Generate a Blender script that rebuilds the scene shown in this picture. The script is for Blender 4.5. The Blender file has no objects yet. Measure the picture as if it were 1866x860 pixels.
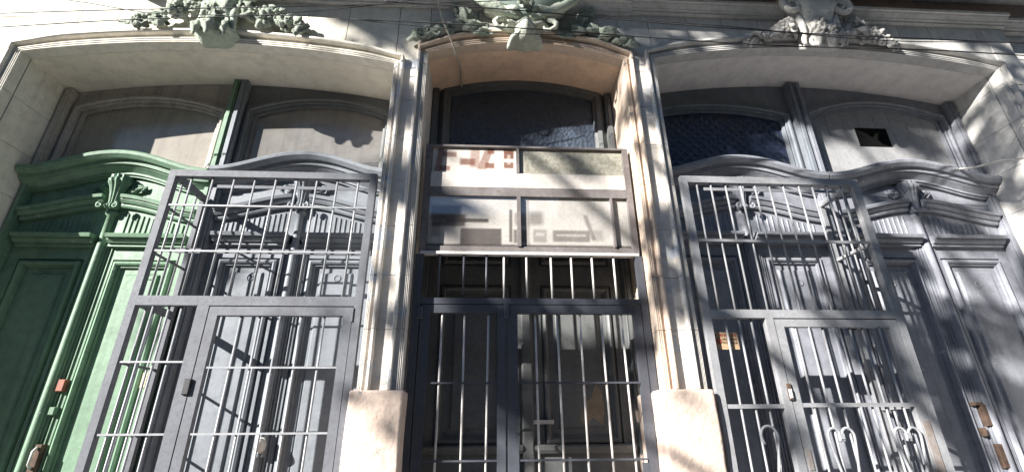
import bpy, bmesh, math, random
from mathutils import Vector, Matrix, Euler
random.seed(7)
S = bpy.context.scene
C = bpy.context.scene.collection
pi = math.pi

# ---------------------------------------------------------------- camera
CAM_F, CAM_P, CAM_R, CAM_Y = 855.14, .401942, -.0082036, .057739     # focal (px of 1866), pitch, roll, yaw
CAM_D, CAM_E = 2.7, 1.6                                              # metres from the facade, eye height
fwd = Vector((math.sin(CAM_Y)*math.cos(CAM_P), math.cos(CAM_Y)*math.cos(CAM_P), math.sin(CAM_P)))
r0 = Vector((math.cos(CAM_Y), -math.sin(CAM_Y), 0)); u0 = r0.cross(fwd)
rgt = r0*math.cos(CAM_R) + u0*math.sin(CAM_R); upv = -r0*math.sin(CAM_R) + u0*math.cos(CAM_R)
cam = bpy.data.cameras.new('camera'); cam.sensor_width = 36; cam.lens = 36*CAM_F/1866
cam.clip_start = .05; cam.clip_end = 900
camo = bpy.data.objects.new('camera', cam); C.objects.link(camo)
m = Matrix((rgt, upv, -fwd)).transposed().to_4x4(); m.translation = (0, -CAM_D, CAM_E)
camo.matrix_world = m; S.camera = camo

# ---------------------------------------------------------------- light
SUN = Vector((1.5, 1.0, -.8))                                        # the way the light travels
elev = math.atan2(.8, math.hypot(1.5, 1.0))
w = bpy.data.worlds.new('World'); S.world = w; w.use_nodes = True
nt = w.node_tree; bg = nt.nodes['Background']
sky = nt.nodes.new('ShaderNodeTexSky'); sky.sky_type = 'NISHITA'; sky.sun_disc = False
sky.sun_elevation = elev; sky.sun_rotation = math.atan2(-SUN.x, -SUN.y)
sky.ozone_density = 3.5; sky.dust_density = .3
nt.links.new(sky.outputs[0], bg.inputs[0]); bg.inputs[1].default_value = .056
sl = bpy.data.lights.new('sun', 'SUN'); sl.energy = 5.0; sl.angle = math.radians(.5); sl.color = (1, .965, .915)
so = bpy.data.objects.new('sun', sl); C.objects.link(so)
so.rotation_euler = SUN.to_track_quat('-Z', 'Y').to_euler(); so.location = (-8, -8, 9)
S.view_settings.view_transform = 'Standard'; S.view_settings.look = 'None'
S.view_settings.gamma = 1; S.view_settings.exposure = 1.65

def at(u, v, Y=0.):
    """photo pixel -> the point where its ray meets the plane y = Y"""
    d = fwd + rgt*((u-933)/CAM_F) - upv*((v-430)/CAM_F)
    return Vector((0, -CAM_D, CAM_E)) + d*((Y+CAM_D)/d.y)

# ---------------------------------------------------------------- materials
MATS = {}
def mat(name, col, col2=None, scale=6., rough=.7, bump=.15, bscale=60., streak=0., scol=None, flake=None, fth=.6, fscale=5., vary=0., metal=0., spec=.4, bdist=.004):
    m = bpy.data.materials.new(name); m.use_nodes = True; t = m.node_tree; n = t.nodes; L = t.links.new
    b = n['Principled BSDF']; b.inputs['Roughness'].default_value = rough; b.inputs['Metallic'].default_value = metal
    b.inputs['Specular IOR Level'].default_value = spec
    tc = n.new('ShaderNodeTexCoord'); oi = n.new('ShaderNodeObjectInfo')
    ad = n.new('ShaderNodeVectorMath'); ad.operation = 'ADD'
    L(tc.outputs['Object'], ad.inputs[0]); L(oi.outputs['Location'], ad.inputs[1])
    V = ad.outputs[0]
    def noise(sc, det=6, vec=None, ro=.6):
        q = n.new('ShaderNodeTexNoise'); q.inputs['Scale'].default_value = sc; q.inputs['Detail'].default_value = det
        q.inputs['Roughness'].default_value = ro; L(vec or V, q.inputs['Vector']); return q.outputs['Fac']
    def ramp(f, a, c):
        r = n.new('ShaderNodeMapRange'); r.inputs[1].default_value = a; r.inputs[2].default_value = c; L(f, r.inputs[0]); return r.outputs[0]
    def mix(f, a, c, mode='MIX'):
        x = n.new('ShaderNodeMix'); x.data_type = 'RGBA'; x.blend_type = mode
        if isinstance(f, float): x.inputs[0].default_value = f
        else: L(f, x.inputs[0])
        for s, k in ((x.inputs[6], a), (x.inputs[7], c)):
            if isinstance(k, tuple): s.default_value = (*k, 1)
            else: L(k, s)
        return x.outputs[2]
    c2 = col2 or tuple(k*.72 for k in col)
    out = mix(ramp(noise(scale), .35, .68), col, c2)
    fine = noise(scale*7, 8, None, .7)
    out = mix(ramp(fine, .45, .85), out, tuple(k*.72 for k in c2))
    if streak:
        mp = n.new('ShaderNodeMapping'); mp.inputs['Scale'].default_value = (14, 14, .9); L(V, mp.inputs[0])
        f = ramp(noise(1., 5, mp.outputs[0]), .5, .78)
        mu = n.new('ShaderNodeMath'); mu.operation = 'MULTIPLY'; mu.inputs[1].default_value = streak; L(f, mu.inputs[0])
        out = mix(mu.outputs[0], out, scol or tuple(k*.35 for k in col))
    hgt = noise(bscale, 5)
    if flake:
        fn = noise(fscale, 9, None, .68); ff = ramp(fn, fth, fth+.02)
        out = mix(ff, out, flake)
        s2 = n.new('ShaderNodeMath'); s2.operation = 'SUBTRACT'; L(hgt, s2.inputs[0]); L(ff, s2.inputs[1]); hgt = s2.outputs[0]
    if vary:
        hv = n.new('ShaderNodeHueSaturation'); r = n.new('ShaderNodeMapRange'); L(oi.outputs['Random'], r.inputs[0])
        r.inputs[3].default_value = 1-vary; r.inputs[4].default_value = 1+vary*.5
        L(r.outputs[0], hv.inputs['Value']); L(out, hv.inputs['Color']); out = hv.outputs[0]
    L(out, b.inputs['Base Color'])
    rr = n.new('ShaderNodeMapRange'); L(fine, rr.inputs[0]); rr.inputs[3].default_value = max(.05, rough-.12); rr.inputs[4].default_value = min(1, rough+.12)
    L(rr.outputs[0], b.inputs['Roughness'])
    if bump:
        bp = n.new('ShaderNodeBump'); bp.inputs['Strength'].default_value = bump; bp.inputs['Distance'].default_value = bdist
        L(hgt, bp.inputs['Height']); L(bp.outputs[0], b.inputs['Normal'])
    MATS[name] = m; return m

mat('stone_cream', (.80, .76, .67), (.70, .66, .57), 2.2, .85, .5, 45, .35, (.30, .28, .25), vary=.08)
mat('stone_white', (.68, .665, .635), (.56, .545, .52), 2.0, .85, .5, 45, .45, (.26, .25, .24), vary=.10)
mat('stone_pillar', (.74, .71, .66), (.65, .60, .54), 2.0, .85, .6, 40, .25, (.36, .31, .28), flake=(.55, .575, .61), fth=.56, fscale=3.5, vary=.05)
mat('stone_peach', (.70, .57, .45), (.62, .50, .40), 2.0, .85, .4, 50, .15, (.42, .33, .27), vary=.05)
mat('plaster_beige', (.82, .76, .64), (.70, .65, .55), 1.6, .9, .35, 35, .0)
mat('plaster_peach', (.84, .62, .45), (.74, .54, .39), 1.8, .9, .35, 35)
mat('plaster_pale', (.82, .77, .72), (.70, .66, .63), 1.4, .9, .35, 35)
mat('plinth_peach', (.70, .56, .465), (.60, .48, .40), 2.4, .85, .8, 30, .25, (.36, .28, .23), bdist=.008, flake=(.50, .50, .50), fth=.63, fscale=4.5)
mat('upper_brown', (.30, .22, .18), (.22, .17, .15), 2.0, .9, .5, 40, .3)
mat('ornament_green', (.50, .55, .45), (.38, .43, .36), 9, .8, .8, 38, .2, (.16, .2, .16), bdist=.014)
mat('ornament_white', (.76, .74, .69), (.60, .58, .55), 12, .85, .8, 38, .2, (.2, .19, .17), bdist=.014)
mat('ornament_shield', (.30, .36, .32), (.22, .28, .25), 5, .8, .4, 40, .25)
mat('green_paint', (.175, .285, .185), (.115, .20, .13), 2.0, .55, .35, 40, .55, (.06, .10, .07), flake=(.33, .36, .29), fth=.66, fscale=9)
mat('green_dark', (.13, .24, .15), (.10, .19, .12), 4, .45, .15, 40, .3, (.05, .09, .06))
mat('grey_paint', (.21, .23, .255), (.15, .165, .185), 2.2, .5, .25, 40, .5, (.10, .105, .115), flake=(.33, .345, .36), fth=.69, fscale=8)
mat('grey_worn', (.30, .31, .345), (.20, .21, .24), 2.5, .6, .3, 40, .6, (.13, .13, .145), flake=(.43, .43, .43), fth=.65, fscale=8)
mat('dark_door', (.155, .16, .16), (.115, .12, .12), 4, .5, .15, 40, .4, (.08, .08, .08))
mat('old_wood', (.50, .46, .42), (.38, .345, .31), 5, .8, .4, 50, .6, (.12, .1, .09))
mat('cage_grey', (.15, .157, .175), (.12, .125, .14), 6, .62, .15, 60, .35, (.08, .075, .075), flake=(.075, .045, .035), fth=.74, fscale=9, spec=.25)
mat('bar_grey_shine', (.34, .345, .36), (.25, .255, .27), 9, .4, .1, 60, spec=.5)  # paler than the frame: the bars' highlights are put into the colour
mat('ornament_pale', (.58, .60, .50), (.42, .45, .38), 10, .8, .8, 38, .25, (.2, .22, .18), bdist=.014)
mat('cage_silver', (.31, .315, .33), (.24, .245, .255), 7, .45, .15, 60, .3, (.14, .1, .08), flake=(.09, .05, .035), fth=.72, fscale=6, spec=.5)
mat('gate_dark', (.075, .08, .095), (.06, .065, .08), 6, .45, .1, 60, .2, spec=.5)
mat('steel_pale', (.62, .60, .57), (.48, .46, .44), 9, .5, .1, 60)
mat('rust', (.06, .036, .026), (.13, .085, .06), 25, .85, .5, 90)
mat('lock_red', (.30, .10, .06), (.24, .09, .06), 20, .6, .2, 60)
mat('lock_black', (.03, .03, .033), (.05, .05, .05), 20, .45, .1, 60)
mat('lock_yellow', (.66, .56, .36), (.55, .45, .3), 20, .5, .1, 60)
mat('dusty_pane', (.34, .31, .265), (.29, .265, .23), 1.5, .14, .05, 30, .5, (.16, .14, .12), spec=.6)
mat('board_white', (.36, .36, .365), (.30, .30, .305), 4, .6, .15, 40, .4, (.28, .28, .28))
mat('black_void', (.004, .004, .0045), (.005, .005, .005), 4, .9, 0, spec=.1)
mat('sign_cream', (.66, .58, .50), (.50, .43, .38), 9, .6, .2, 60, .4, (.33, .25, .2), flake=(.42, .44, .46), fth=.62, fscale=10)
mat('sign_brown', (.10, .032, .02), (.2, .085, .05), 16, .6, .2, 60, flake=(.55, .45, .38), fth=.62, fscale=18)
mat('mosaic_glass', (.44, .43, .36), (.24, .22, .17), 45, .35, .8, 90, .2)
mat('paper_pale', (.60, .56, .51), (.50, .46, .42), 4, .6, .1, 40, .35, (.34, .29, .26))
mat('paper_dark', (.075, .058, .052), (.13, .1, .09), 7, .6, .1, 40, .5, (.3, .26, .24), flake=(.36, .32, .3), fth=.6, fscale=12)
mat('frame_brown', (.20, .18, .175), (.12, .105, .10), 5, .6, .2, 50, .3)
mat('cable_black', (.025, .025, .027), (.04, .04, .04), 20, .6, 0)
mat('cable_pale', (.58, .52, .44), (.45, .4, .33), 20, .6, 0)
mat('cable_white', (.62, .60, .55), (.5, .48, .45), 20, .6, 0)
mat('sign_tan', (.46, .33, .20), (.40, .28, .18), 14, .6, .1, 60)
mat('ink_red', (.40, .05, .03), None, 20, .6, 0)
mat('ink_black', (.03, .025, .02), None, 20, .6, 0)
mat('paper_torn', (.62, .64, .66), (.2, .28, .45), 22, .8, .2, 80)
mat('paper_brown', (.30, .24, .17), (.2, .16, .12), 18, .8, .3, 60)
mat('bark', (.16, .12, .09), (.10, .08, .06), 8, .9, 1., 30)
mat('leaf', (.07, .12, .03), (.10, .15, .04), 5, .6, 0, vary=.2)
mat('pavement', (.34, .335, .33), (.28, .276, .272), 3, .85, .3, 40)
mat('asphalt', (.055, .055, .057), (.045, .045, .047), 6, .9, .6, 80)
mat('ground', (.12, .11, .09), (.09, .085, .07), .6, .95, .3, 10)
mat('kerb', (.32, .31, .30), (.25, .24, .23), 3, .85, .4, 40)
mat('interior', (.10, .09, .08), (.08, .07, .065), 2, .9, 0)

def glass_mat(name, col, kind):
    """old patterned glass with dirt on it: glossy, embossed; dark room and blue sky reflection put into the colour"""
    m = mat(name, col, tuple(k*.8 for k in col), 3, .22, 0); t = m.node_tree; n = t.nodes; L = t.links.new
    b = n['Principled BSDF']; tc = n.new('ShaderNodeTexCoord'); mp = n.new('ShaderNodeMapping')
    L(tc.outputs['Object'], mp.inputs[0])
    if kind == 'diamond':
        mp.inputs['Rotation'].default_value = (0, pi/4, 0); mp.inputs['Scale'].default_value = (17, 17, 17)
        q = n.new('ShaderNodeTexChecker'); q.inputs['Scale'].default_value = 1
        q2 = n.new('ShaderNodeTexVoronoi'); q2.inputs['Scale'].default_value = 1; q2.inputs['Randomness'].default_value = 0.1; q2.distance = 'CHEBYCHEV'
        L(mp.outputs[0], q2.inputs['Vector']); h = q2.outputs['Distance']
    else:
        mp.inputs['Scale'].default_value = (38, 38, 30)
        q2 = n.new('ShaderNodeTexVoronoi'); q2.inputs['Scale'].default_value = 1; L(mp.outputs[0], q2.inputs['Vector']); h = q2.outputs['Distance']
    bp = n.new('ShaderNodeBump'); bp.inputs['Strength'].default_value = .8; bp.inputs['Distance'].default_value = .012
    L(h, bp.inputs['Height']); L(bp.outputs[0], b.inputs['Normal'])
    return m
glass_mat('glass_diamond', (.03, .04, .075), 'diamond')
mat('dusty_grey', (.20, .19, .175), (.165, .155, .145), 1.5, .14, .05, 30, .5, (.09, .085, .08), spec=.6)
mat('rust_pale', (.20, .165, .14), (.28, .26, .25), 18, .8, .5, 60, .5, (.1, .06, .04))
glass_mat('glass_hammered', (.075, .095, .13), 'hammer')

# ---------------------------------------------------------------- mesh helpers
class MB:
    def __init__(s): s.v = []; s.f = []; s.sm = []
    def add(s, vs, fs, smooth=False):
        o = len(s.v); s.v += [tuple(p) for p in vs]; s.f += [[i+o for i in f] for f in fs]; s.sm += [smooth]*len(fs); return s
    def box(s, x0, x1, y0, y1, z0, z1, bev=0.):
        x0, x1 = min(x0, x1), max(x0, x1)
        if not bev:
            vs = [(x, y, z) for x in (x0, x1) for y in (y0, y1) for z in (z0, z1)]
            return s.add(vs, [(0, 1, 3, 2), (4, 6, 7, 5), (0, 4, 5, 1), (2, 3, 7, 6), (0, 2, 6, 4), (1, 5, 7, 3)])
        b = bev; vs = []                                            # chamfered front (y0) edges
        vs = [(x0, y0+b, z0), (x1, y0+b, z0), (x1, y0+b, z1), (x0, y0+b, z1),
              (x0+b, y0, z0+b), (x1-b, y0, z0+b), (x1-b, y0, z1-b), (x0+b, y0, z1-b),
              (x0, y1, z0), (x1, y1, z0), (x1, y1, z1), (x0, y1, z1)]
        fs = [(4, 5, 6, 7)] + [(i, (i+1) % 4, 4+(i+1) % 4, 4+i) for i in range(4)] + [(8+i, 8+(i+1) % 4, (i+1) % 4, i) for i in range(4)] + [(11, 10, 9, 8)]
        return s.add(vs, fs)
    def prism(s, poly, y0, y1):
        """poly: (x, z) ring; extruded from y0 to y1"""
        n = len(poly); vs = [(x, y0, z) for x, z in poly] + [(x, y1, z) for x, z in poly]
        return s.add(vs, [list(range(n)), list(range(2*n-1, n-1, -1))] + [(i, i+n, (i+1) % n+n, (i+1) % n) for i in range(n)])
    def sweep(s, path, prof, closed=False, smooth=False, sc=None):
        """path in the x-z plane; prof (n, y): n to the left of the path"""
        N = len(path); k = len(prof); vs = []
        for i, p in enumerate(path):
            p = Vector(p)
            a = Vector(path[i-1]) if (i or closed) else None
            c = Vector(path[(i+1) % N]) if (i < N-1 or closed) else None
            d1 = (p-a).normalized() if a is not None else (c-p).normalized()
            d2 = (c-p).normalized() if c is not None else d1
            n1 = Vector((-d1.y, d1.x)); n2 = Vector((-d2.y, d2.x)); nn = (n1+n2).normalized(); nn /= max(.3, nn.dot(n1))
            g = sc[i] if sc else 1.; vs += [(p.x+nn.x*q*g, y, p.y+nn.y*q*g) for q, y in prof]
        fs = []
        for i in range(N if closed else N-1):
            j = (i+1) % N
            for q in range(k): fs.append((i*k+q, i*k+(q+1) % k, j*k+(q+1) % k, j*k+q))
        if not closed: fs += [list(range(k-1, -1, -1)), [(N-1)*k+q for q in range(k)]]
        return s.add(vs, fs, smooth)
    def tube(s, pts, r, n=8, smooth=True):
        """r: a number or one radius for each point"""
        pts = [Vector(p) for p in pts]; N = len(pts); rs = r if isinstance(r, (list, tuple)) else [r]*N; vs = []
        t = (pts[1]-pts[0]).normalized(); a = t.orthogonal().normalized()
        for i, p in enumerate(pts):
            t = (pts[min(i+1, N-1)]-pts[max(i-1, 0)]).normalized()
            a = (a - t*a.dot(t)); a = a.normalized() if a.length > 1e-6 else t.orthogonal().normalized(); b = t.cross(a)
            vs += [p + (a*math.cos(2*pi*q/n) + b*math.sin(2*pi*q/n))*rs[i] for q in range(n)]
        fs = [(i*n+q, i*n+(q+1) % n, (i+1)*n+(q+1) % n, (i+1)*n+q) for i in range(N-1) for q in range(n)]
        fs += [list(range(n-1, -1, -1)), [(N-1)*n+q for q in range(n)]]
        return s.add(vs, fs, smooth)
    def lathe(s, cx, cy, prof, n=16, flute=0., smooth=True):
        """prof (r, z)"""
        vs = []
        for r, z in prof:
            for q in range(n):
                a = 2*pi*q/n; rr = r*(1-flute*(q % 2)); vs.append((cx+rr*math.cos(a), cy+rr*math.sin(a), z))
        N = len(prof)
        fs = [(i*n+q, i*n+(q+1) % n, (i+1)*n+(q+1) % n, (i+1)*n+q) for i in range(N-1) for q in range(n)]
        fs += [list(range(n-1, -1, -1)), [(N-1)*n+q for q in range(n)]]
        return s.add(vs, fs, smooth)
    def pillow(s, ring, depth, y0=0., rings=5, cen=None, back=.0, fn=None):
        """a swelling lobe on the plane y=y0 with the outline ring (x, z), star-shaped about its centre"""
        n = len(ring); c = Vector(cen) if cen else sum((Vector(p) for p in ring), Vector((0, 0)))/n; vs = [(x, y0+back, z) for x, z in ring]
        for k in range(rings):
            q = 1-k/rings; h = depth*math.sqrt(max(0, 1-q*q))
            for x, z in ring:
                X, Z = c.x+(x-c.x)*q, c.y+(z-c.y)*q
                vs.append((X, y0-h-(fn(X, Z)*(1-q**3) if fn else 0), Z))
        vs.append((c.x, y0-depth-(fn(c.x, c.y) if fn else 0), c.y)); fs = []
        for k in range(rings):
            for i in range(n): j = (i+1) % n; fs.append((k*n+i, k*n+j, (k+1)*n+j, (k+1)*n+i))
        fs += [(rings*n+i, rings*n+(i+1) % n, len(vs)-1) for i in range(n)]; fs.append(list(range(n-1, -1, -1)))
        return s.add(vs, fs, True)
    def build(s, name, mt, parent=None, recalc=True, at=None):
        base = Vector(at) if at is not None else (parent_loc(parent) if parent else Vector((0, 0, 0)))
        me = bpy.data.meshes.new(name); me.from_pydata([(x-base.x, y-base.y, z-base.z) for x, y, z in s.v], [], s.f)
        for p, q in zip(me.polygons, s.sm): p.use_smooth = q
        if recalc:
            b = bmesh.new(); b.from_mesh(me); bmesh.ops.recalc_face_normals(b, faces=b.faces); b.to_mesh(me); b.free()
        me.materials.append(MATS[mt])
        o = bpy.data.objects.new(name, me); C.objects.link(o)
        if parent: o.parent = parent
        elif at is not None: o.location = at
        return o
def parent_loc(p):
    v = Vector(p.location)
    while p.parent: p = p.parent; v += Vector(p.location)
    return v
def tag(o, label=None, cat=None, group=None, kind=None):
    for k, x in (('label', label), ('category', cat), ('group', group), ('kind', kind)):
        if x: o[k] = x
    return o
def empty(name, loc, label, cat, group=None):
    o = bpy.data.objects.new(name, None); o.location = loc; o.empty_display_size = .2; C.objects.link(o)
    return tag(o, label, cat, group)
def share(o, parent, off=(0, 0, 0)):
    c = o.copy(); C.objects.link(c); c.parent = parent; c.location = Vector(o.location)+Vector(off); return c
def Bx(*a, **k): return MB().box(*a, **k)

# ---------------------------------------------------------------- setting
tag(Bx(-400, 400, -400, 400, -.3, -.16).build('ground', 'ground'), kind='structure')
tag(Bx(-60, 60, -14, -4.42, -.16, -.12).build('road', 'asphalt'), kind='structure')
tag(Bx(-60, 60, -4.42, -4.25, -.16, .0).build('kerb', 'kerb'), kind='structure')
tag(Bx(-60, 60, -4.25, .46, -.16, -.004).build('pavement', 'pavement'), kind='structure')

# unseen row of houses across the street, added dark to cut sky light
mat('far_wall', (.20, .15, .12), (.15, .12, .10), .8, .9, .3, 20, .3)
for i, (a, b, h) in enumerate(((-38, -25, 9.6), (-24.98, -14, 10.4), (-13.98, -5, 11.0), (-4.98, 4, 10.2), (4.02, 14, 11.2), (14.02, 25, 9.8), (25.02, 38, 11.0))):
    hs = empty('house', ((a+b)/2, -15, 0), 'plain flat-roofed house added out of view across the street', 'house', 'added houses across the street')
    mb = MB(); mb.box(a, b, -24, -15, -.16, h); mb.box(a, b, -14.999, -14.8, h-.5, h-.2); mb.build('wall', 'far_wall', hs)
    n = int((b-a)/2.2)
    for k in range(n):
        x = a+1.2+k*2.2
        for z0, z1 in ((.9, 3.2), (4.4, 6.3), (7.3, 8.9)): MB().box(x-.5, x+.5, -14.999, -14.95, z0, z1).build('window', 'glass_diamond', hs)

# ---------------------------------------------------------------- the building
DEP = .42
class Opening:
    def __init__(s, x0, x1, zs, zc):
        s.x0, s.x1, s.zs, s.zc = x0, x1, zs, zc; h = zc-zs; c = (x1-x0)/2
        s.R = (c*c+h*h)/(2*h); s.cx = (x0+x1)/2; s.cz = zc-s.R
    def z(s, x): return s.cz + math.sqrt(max(0, s.R**2-(x-s.cx)**2))
    def arc(s, n=28, a=None, b=None):
        a = s.x0 if a is None else a; b = s.x1 if b is None else b
        return [(a+(b-a)*i/n, s.z(a+(b-a)*i/n)) for i in range(n+1)]
OL = Opening(-3.26, -.69, 4.09, 4.225)
OC = Opening(-.455, 1.005, 4.20, 4.335)
OR = Opening(1.245, 4.0, 4.225, 4.385)
BLD = empty('building', (.27, .2, 0), 'pale stone facade with three arched openings and stucco cartouches above them', 'building')

ARCH = [(0, .07), (0, -.012), (.002, -.016), (.009, -.016), (.010, .0), (.014, .0), (.015, -.020), (.023, -.020), (.024, -.002), (.028, -.002), (.029, -.024), (.038, -.024),
        (.040, -.006), (.074, -.010), (.075, -.040), (.082, -.048), (.098, -.048), (.106, -.040), (.108, -.02), (.108, .07)]
JAMB = [(q*.66, y*.9) for q, y in ARCH]
courses = [i*.3225+.225 for i in range(20)]
def jamb(x, sgn, z0, zs, mt, lastz=None):
    """stones of a moulded jamb; sgn=-1: the opening lies to the right of x"""
    zz = [z0]+[c for c in courses if z0+.1 < c < zs-.1]+[zs]
    for a, b in zip(zz[:-1], zz[1:]):
        top = b-.0018 if b != zs else b
        p = [(x, a+.0018), (x, top)] if sgn < 0 else [(x, top), (x, a+.0018)]
        MB().sweep(p, JAMB).build('stone', mt, BLD)
        MB().box(x, x+sgn*.0702, .0705, DEP+.03, a+.0018, top).build('stone', mt, BLD)
def archivolt(o, mt, smt, a_in=.0):
    p = [(o.x0, o.zs)]+o.arc(30)[1:-1]+[(o.x1, o.zs)]
    p = [(o.x0, o.zs-.001)]+p+[(o.x1, o.zs-.001)]
    sc = [.66+.34*min(1, max(0, min(x-o.x0, o.x1-x))/.22) for x, z in p]
    MB().sweep(p, [(q, y*.98) for q, y in ARCH], sc=sc).build('archivolt', mt, BLD)
    n = 30; pts = o.arc(n); vs = []
    for x, z in pts: vs += [(x, .0705, z), (x, DEP+.12, z), (x, DEP+.12, z+.09), (x, .0705, z+.09)]
    fs = [(i*4+q, i*4+(q+1) % 4, i*4+4+(q+1) % 4, i*4+4+q) for i in range(n) for q in range(4)]+[(0, 1, 2, 3), (n*4+3, n*4+2, n*4+1, n*4)]
    mb = MB(); mb.add(vs, fs, False); mb.build('soffit', smt, BLD)
archivolt(OL, 'stone_cream', 'plaster_beige'); archivolt(OC, 'stone_peach', 'plaster_peach'); archivolt(OR, 'stone_white', 'plaster_pale')
PL = 1.83
jamb(OL.x0, -1, 0, OL.zs, 'stone_cream'); jamb(OL.x1, 1, PL, OL.zs, 'stone_pillar')
jamb(OC.x0, -1, PL, OC.zs, 'stone_pillar'); jamb(OC.x1, 1, PL, OC.zs, 'stone_peach')
jamb(OR.x0, -1, PL, OR.zs, 'stone_pillar'); jamb(OR.x1, 1, 0, OR.zs, 'stone_white')
def pillar_core(x0, x1, z1, mt):
    zz = [PL]+[c for c in courses if PL+.1 < c < z1-.1]+[z1]
    for a, b in zip(zz[:-1], zz[1:]):
        MB().box(x0+.0705, x1-.0705, -.006, DEP+.03, a+.0012, b-.0012, bev=.002).build('stone', mt, BLD)
pillar_core(OL.x1, OC.x0, 4.14, 'stone_pillar'); pillar_core(OC.x1, OR.x0, 4.24, 'stone_pillar')
def plinth(x0, x1, mt='plinth_peach'):
    b = bmesh.new(); bmesh.ops.create_cube(b, size=1)
    for v in b.verts: v.co = Vector(((x0+x1)/2+v.co.x*(x1-x0), .195+v.co.y*.51, PL/2+v.co.z*PL))
    bmesh.ops.bevel(b, geom=[e for e in b.edges], offset=.018, segments=3, profile=.6, affect='EDGES')
    bmesh.ops.subdivide_edges(b, edges=[e for e in b.edges if e.calc_length() > .3], cuts=14, use_grid_fill=True)
    for v in b.verts:
        q = math.sin(v.co.z*31+v.co.x*17)*math.cos(v.co.z*13-v.co.x*41)
        v.co.x += .003*q+random.uniform(-.0012, .0012); v.co.y += .003*math.sin(v.co.z*23+v.co.x*29)+random.uniform(-.0012, .0012); v.co.z += random.uniform(-.002, .001)
    mb = MB(); b.verts.ensure_lookup_table(); mb.add([v.co for v in b.verts], [[v.index for v in f.verts] for f in b.faces], True); b.free()
    return mb.build('plinth', mt, BLD)
plinth(-.717, -.43); plinth(.953, 1.262)

# front wall above and beside the openings: one stone for each block
def soff(x):
    for o in (OL, OC, OR):
        if o.x0 <= x <= o.x1: return o.z(x)+.055
    if OL.x1 < x < OC.x0: return 4.142
    if OC.x1 < x < OR.x0: return 4.242
    return None
def wall_block(xa, xb, ztop, mt):
    n = max(2, int((xb-xa)/.06)); xs = [xa+.0025+(xb-xa-.005)*i/n for i in range(n+1)]
    bot = [(x, soff(x)) for x in xs]
    if any(z is None for _, z in bot): return
    poly = bot+[(xs[-1], ztop), (xs[0], ztop)]
    MB().prism(poly, 0, .32).build('stone', mt, BLD)
def split(a, b, fix=(), step=.32):
    e = sorted([a, b]+[q for q in fix if a < q < b]); out = [a]
    for p, q in zip(e[:-1], e[1:]):
        k = max(1, round((q-p)/step)); out += [p+(q-p)*(i+1)/k for i in range(k)]
    return out
ZS_L, ZS_R = 4.66, 4.68
for a, b in zip(*(lambda s: (s[:-1], s[1:]))(split(OL.x0, OL.x1, (-2.73, -2.40, -1.37, -1.07)))): wall_block(a, b, ZS_L, 'stone_cream')
wall_block(OL.x1, OC.x0, ZS_L, 'stone_cream')
for a, b in zip(*(lambda s: (s[:-1], s[1:]))(split(OC.x0, OC.x1, (.27,), .36))): wall_block(a, b, ZS_L, 'stone_white')
wall_block(OC.x1, OR.x0, ZS_R, 'stone_white')
for a, b in zip(*(lambda s: (s[:-1], s[1:]))(split(OR.x0, OR.x1, (1.56, 3.33, 3.60)))): wall_block(a, b, ZS_R, 'stone_white')
def side_wall(xa, xb, zt, mt, y=0.):
    zz = [0]+[c for c in courses if .1 < c < zt-.08]+[zt]
    for i, (a, b) in enumerate(zip(zz[:-1], zz[1:])):
        xs = split(xa, xb, (), .62); o = .31 if i % 2 else 0
        xs = [xa]+[q-o for q in xs if xa < q-o < xb]+[xb]
        for p, q in zip(xs[:-1], xs[1:]):
            if q-p > .05: MB().box(p+.0025, q-.0025, y, .4, a+.0025, b-.0025, bev=.004).build('stone', mt, BLD)
side_wall(-6.2, OL.x0-.071, ZS_L, 'stone_cream'); side_wall(OR.x1+.071, 4.26, ZS_R, 'stone_white', -.004); side_wall(4.262, 7.2, ZS_R, 'stone_white', .06)
MB().box(OR.x1+.001, OR.x1+.0725, .0, .32, OR.zs+.002, ZS_R).build('stone', 'stone_white', BLD)
MB().box(OL.x0-.0725, OL.x0-.001, .0, .32, OL.zs+.002, ZS_L).build('stone', 'stone_cream', BLD)
# backing masonry, in the dark joints
mb = MB(); mb.box(-6.2, OL.x0-.112, .33, .9, 0, 4.6).box(OR.x1+.112, 7.2, .401, .9, 0, 4.66); mb.build('backing', 'interior', BLD)
mb = MB(); mb.box(-6.2, 7.2, .321, .9, 4.48, 7.5); mb.build('backing', 'interior', BLD)
mb = MB(); mb.box(-6.2, 7.2, 1.6, 1.7, 0, 4.6).box(-6.2, 7.2, .9, 1.7, 4.48, 4.6).box(-6.2, 7.2, .5, 1.7, -.0, .02); mb.build('interior', 'black_void', BLD)
# string course and the wall above it
SC = [(0, .1), (0, -.03), (.018, -.03), (.018, -.045), (.03, -.05), (.05, -.075), (.06, -.08), (.06, -.095), (.085, -.095), (.09, -.085), (.09, .1)]
MB().sweep([(-6.2, ZS_L), (OC.x1+.11, ZS_L)], SC).build('string_course', 'stone_white', BLD)
MB().sweep([(OC.x1+.111, ZS_R), (4.262, ZS_R)], SC).build('string_course', 'stone_white', BLD)
MB().sweep([(4.263, ZS_R), (7.2, ZS_R)], [(q, y+.05) for q, y in SC]).build('string_course', 'stone_white', BLD)
MB().box(-6.2, OC.x1+.11, -.012, .32, ZS_L+.0905, 7.5).build('upper_wall', 'upper_brown', BLD)
MB().box(OC.x1+.1105, 7.2, -.010, .32, ZS_R+.0905, 7.5).build('upper_wall', 'upper_brown', BLD)
# balcony slab above (out of the picture): shades the top of the facade
MB().sweep([(-3.2, 4.96), (4.6, 4.96)], [(0, -.01), (0, -.5), (.05, -.55), (.05, -.6), (.13, -.66), (.18, -.66), (.18, -.01)]).build('balcony', 'stone_white', BLD)

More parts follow.
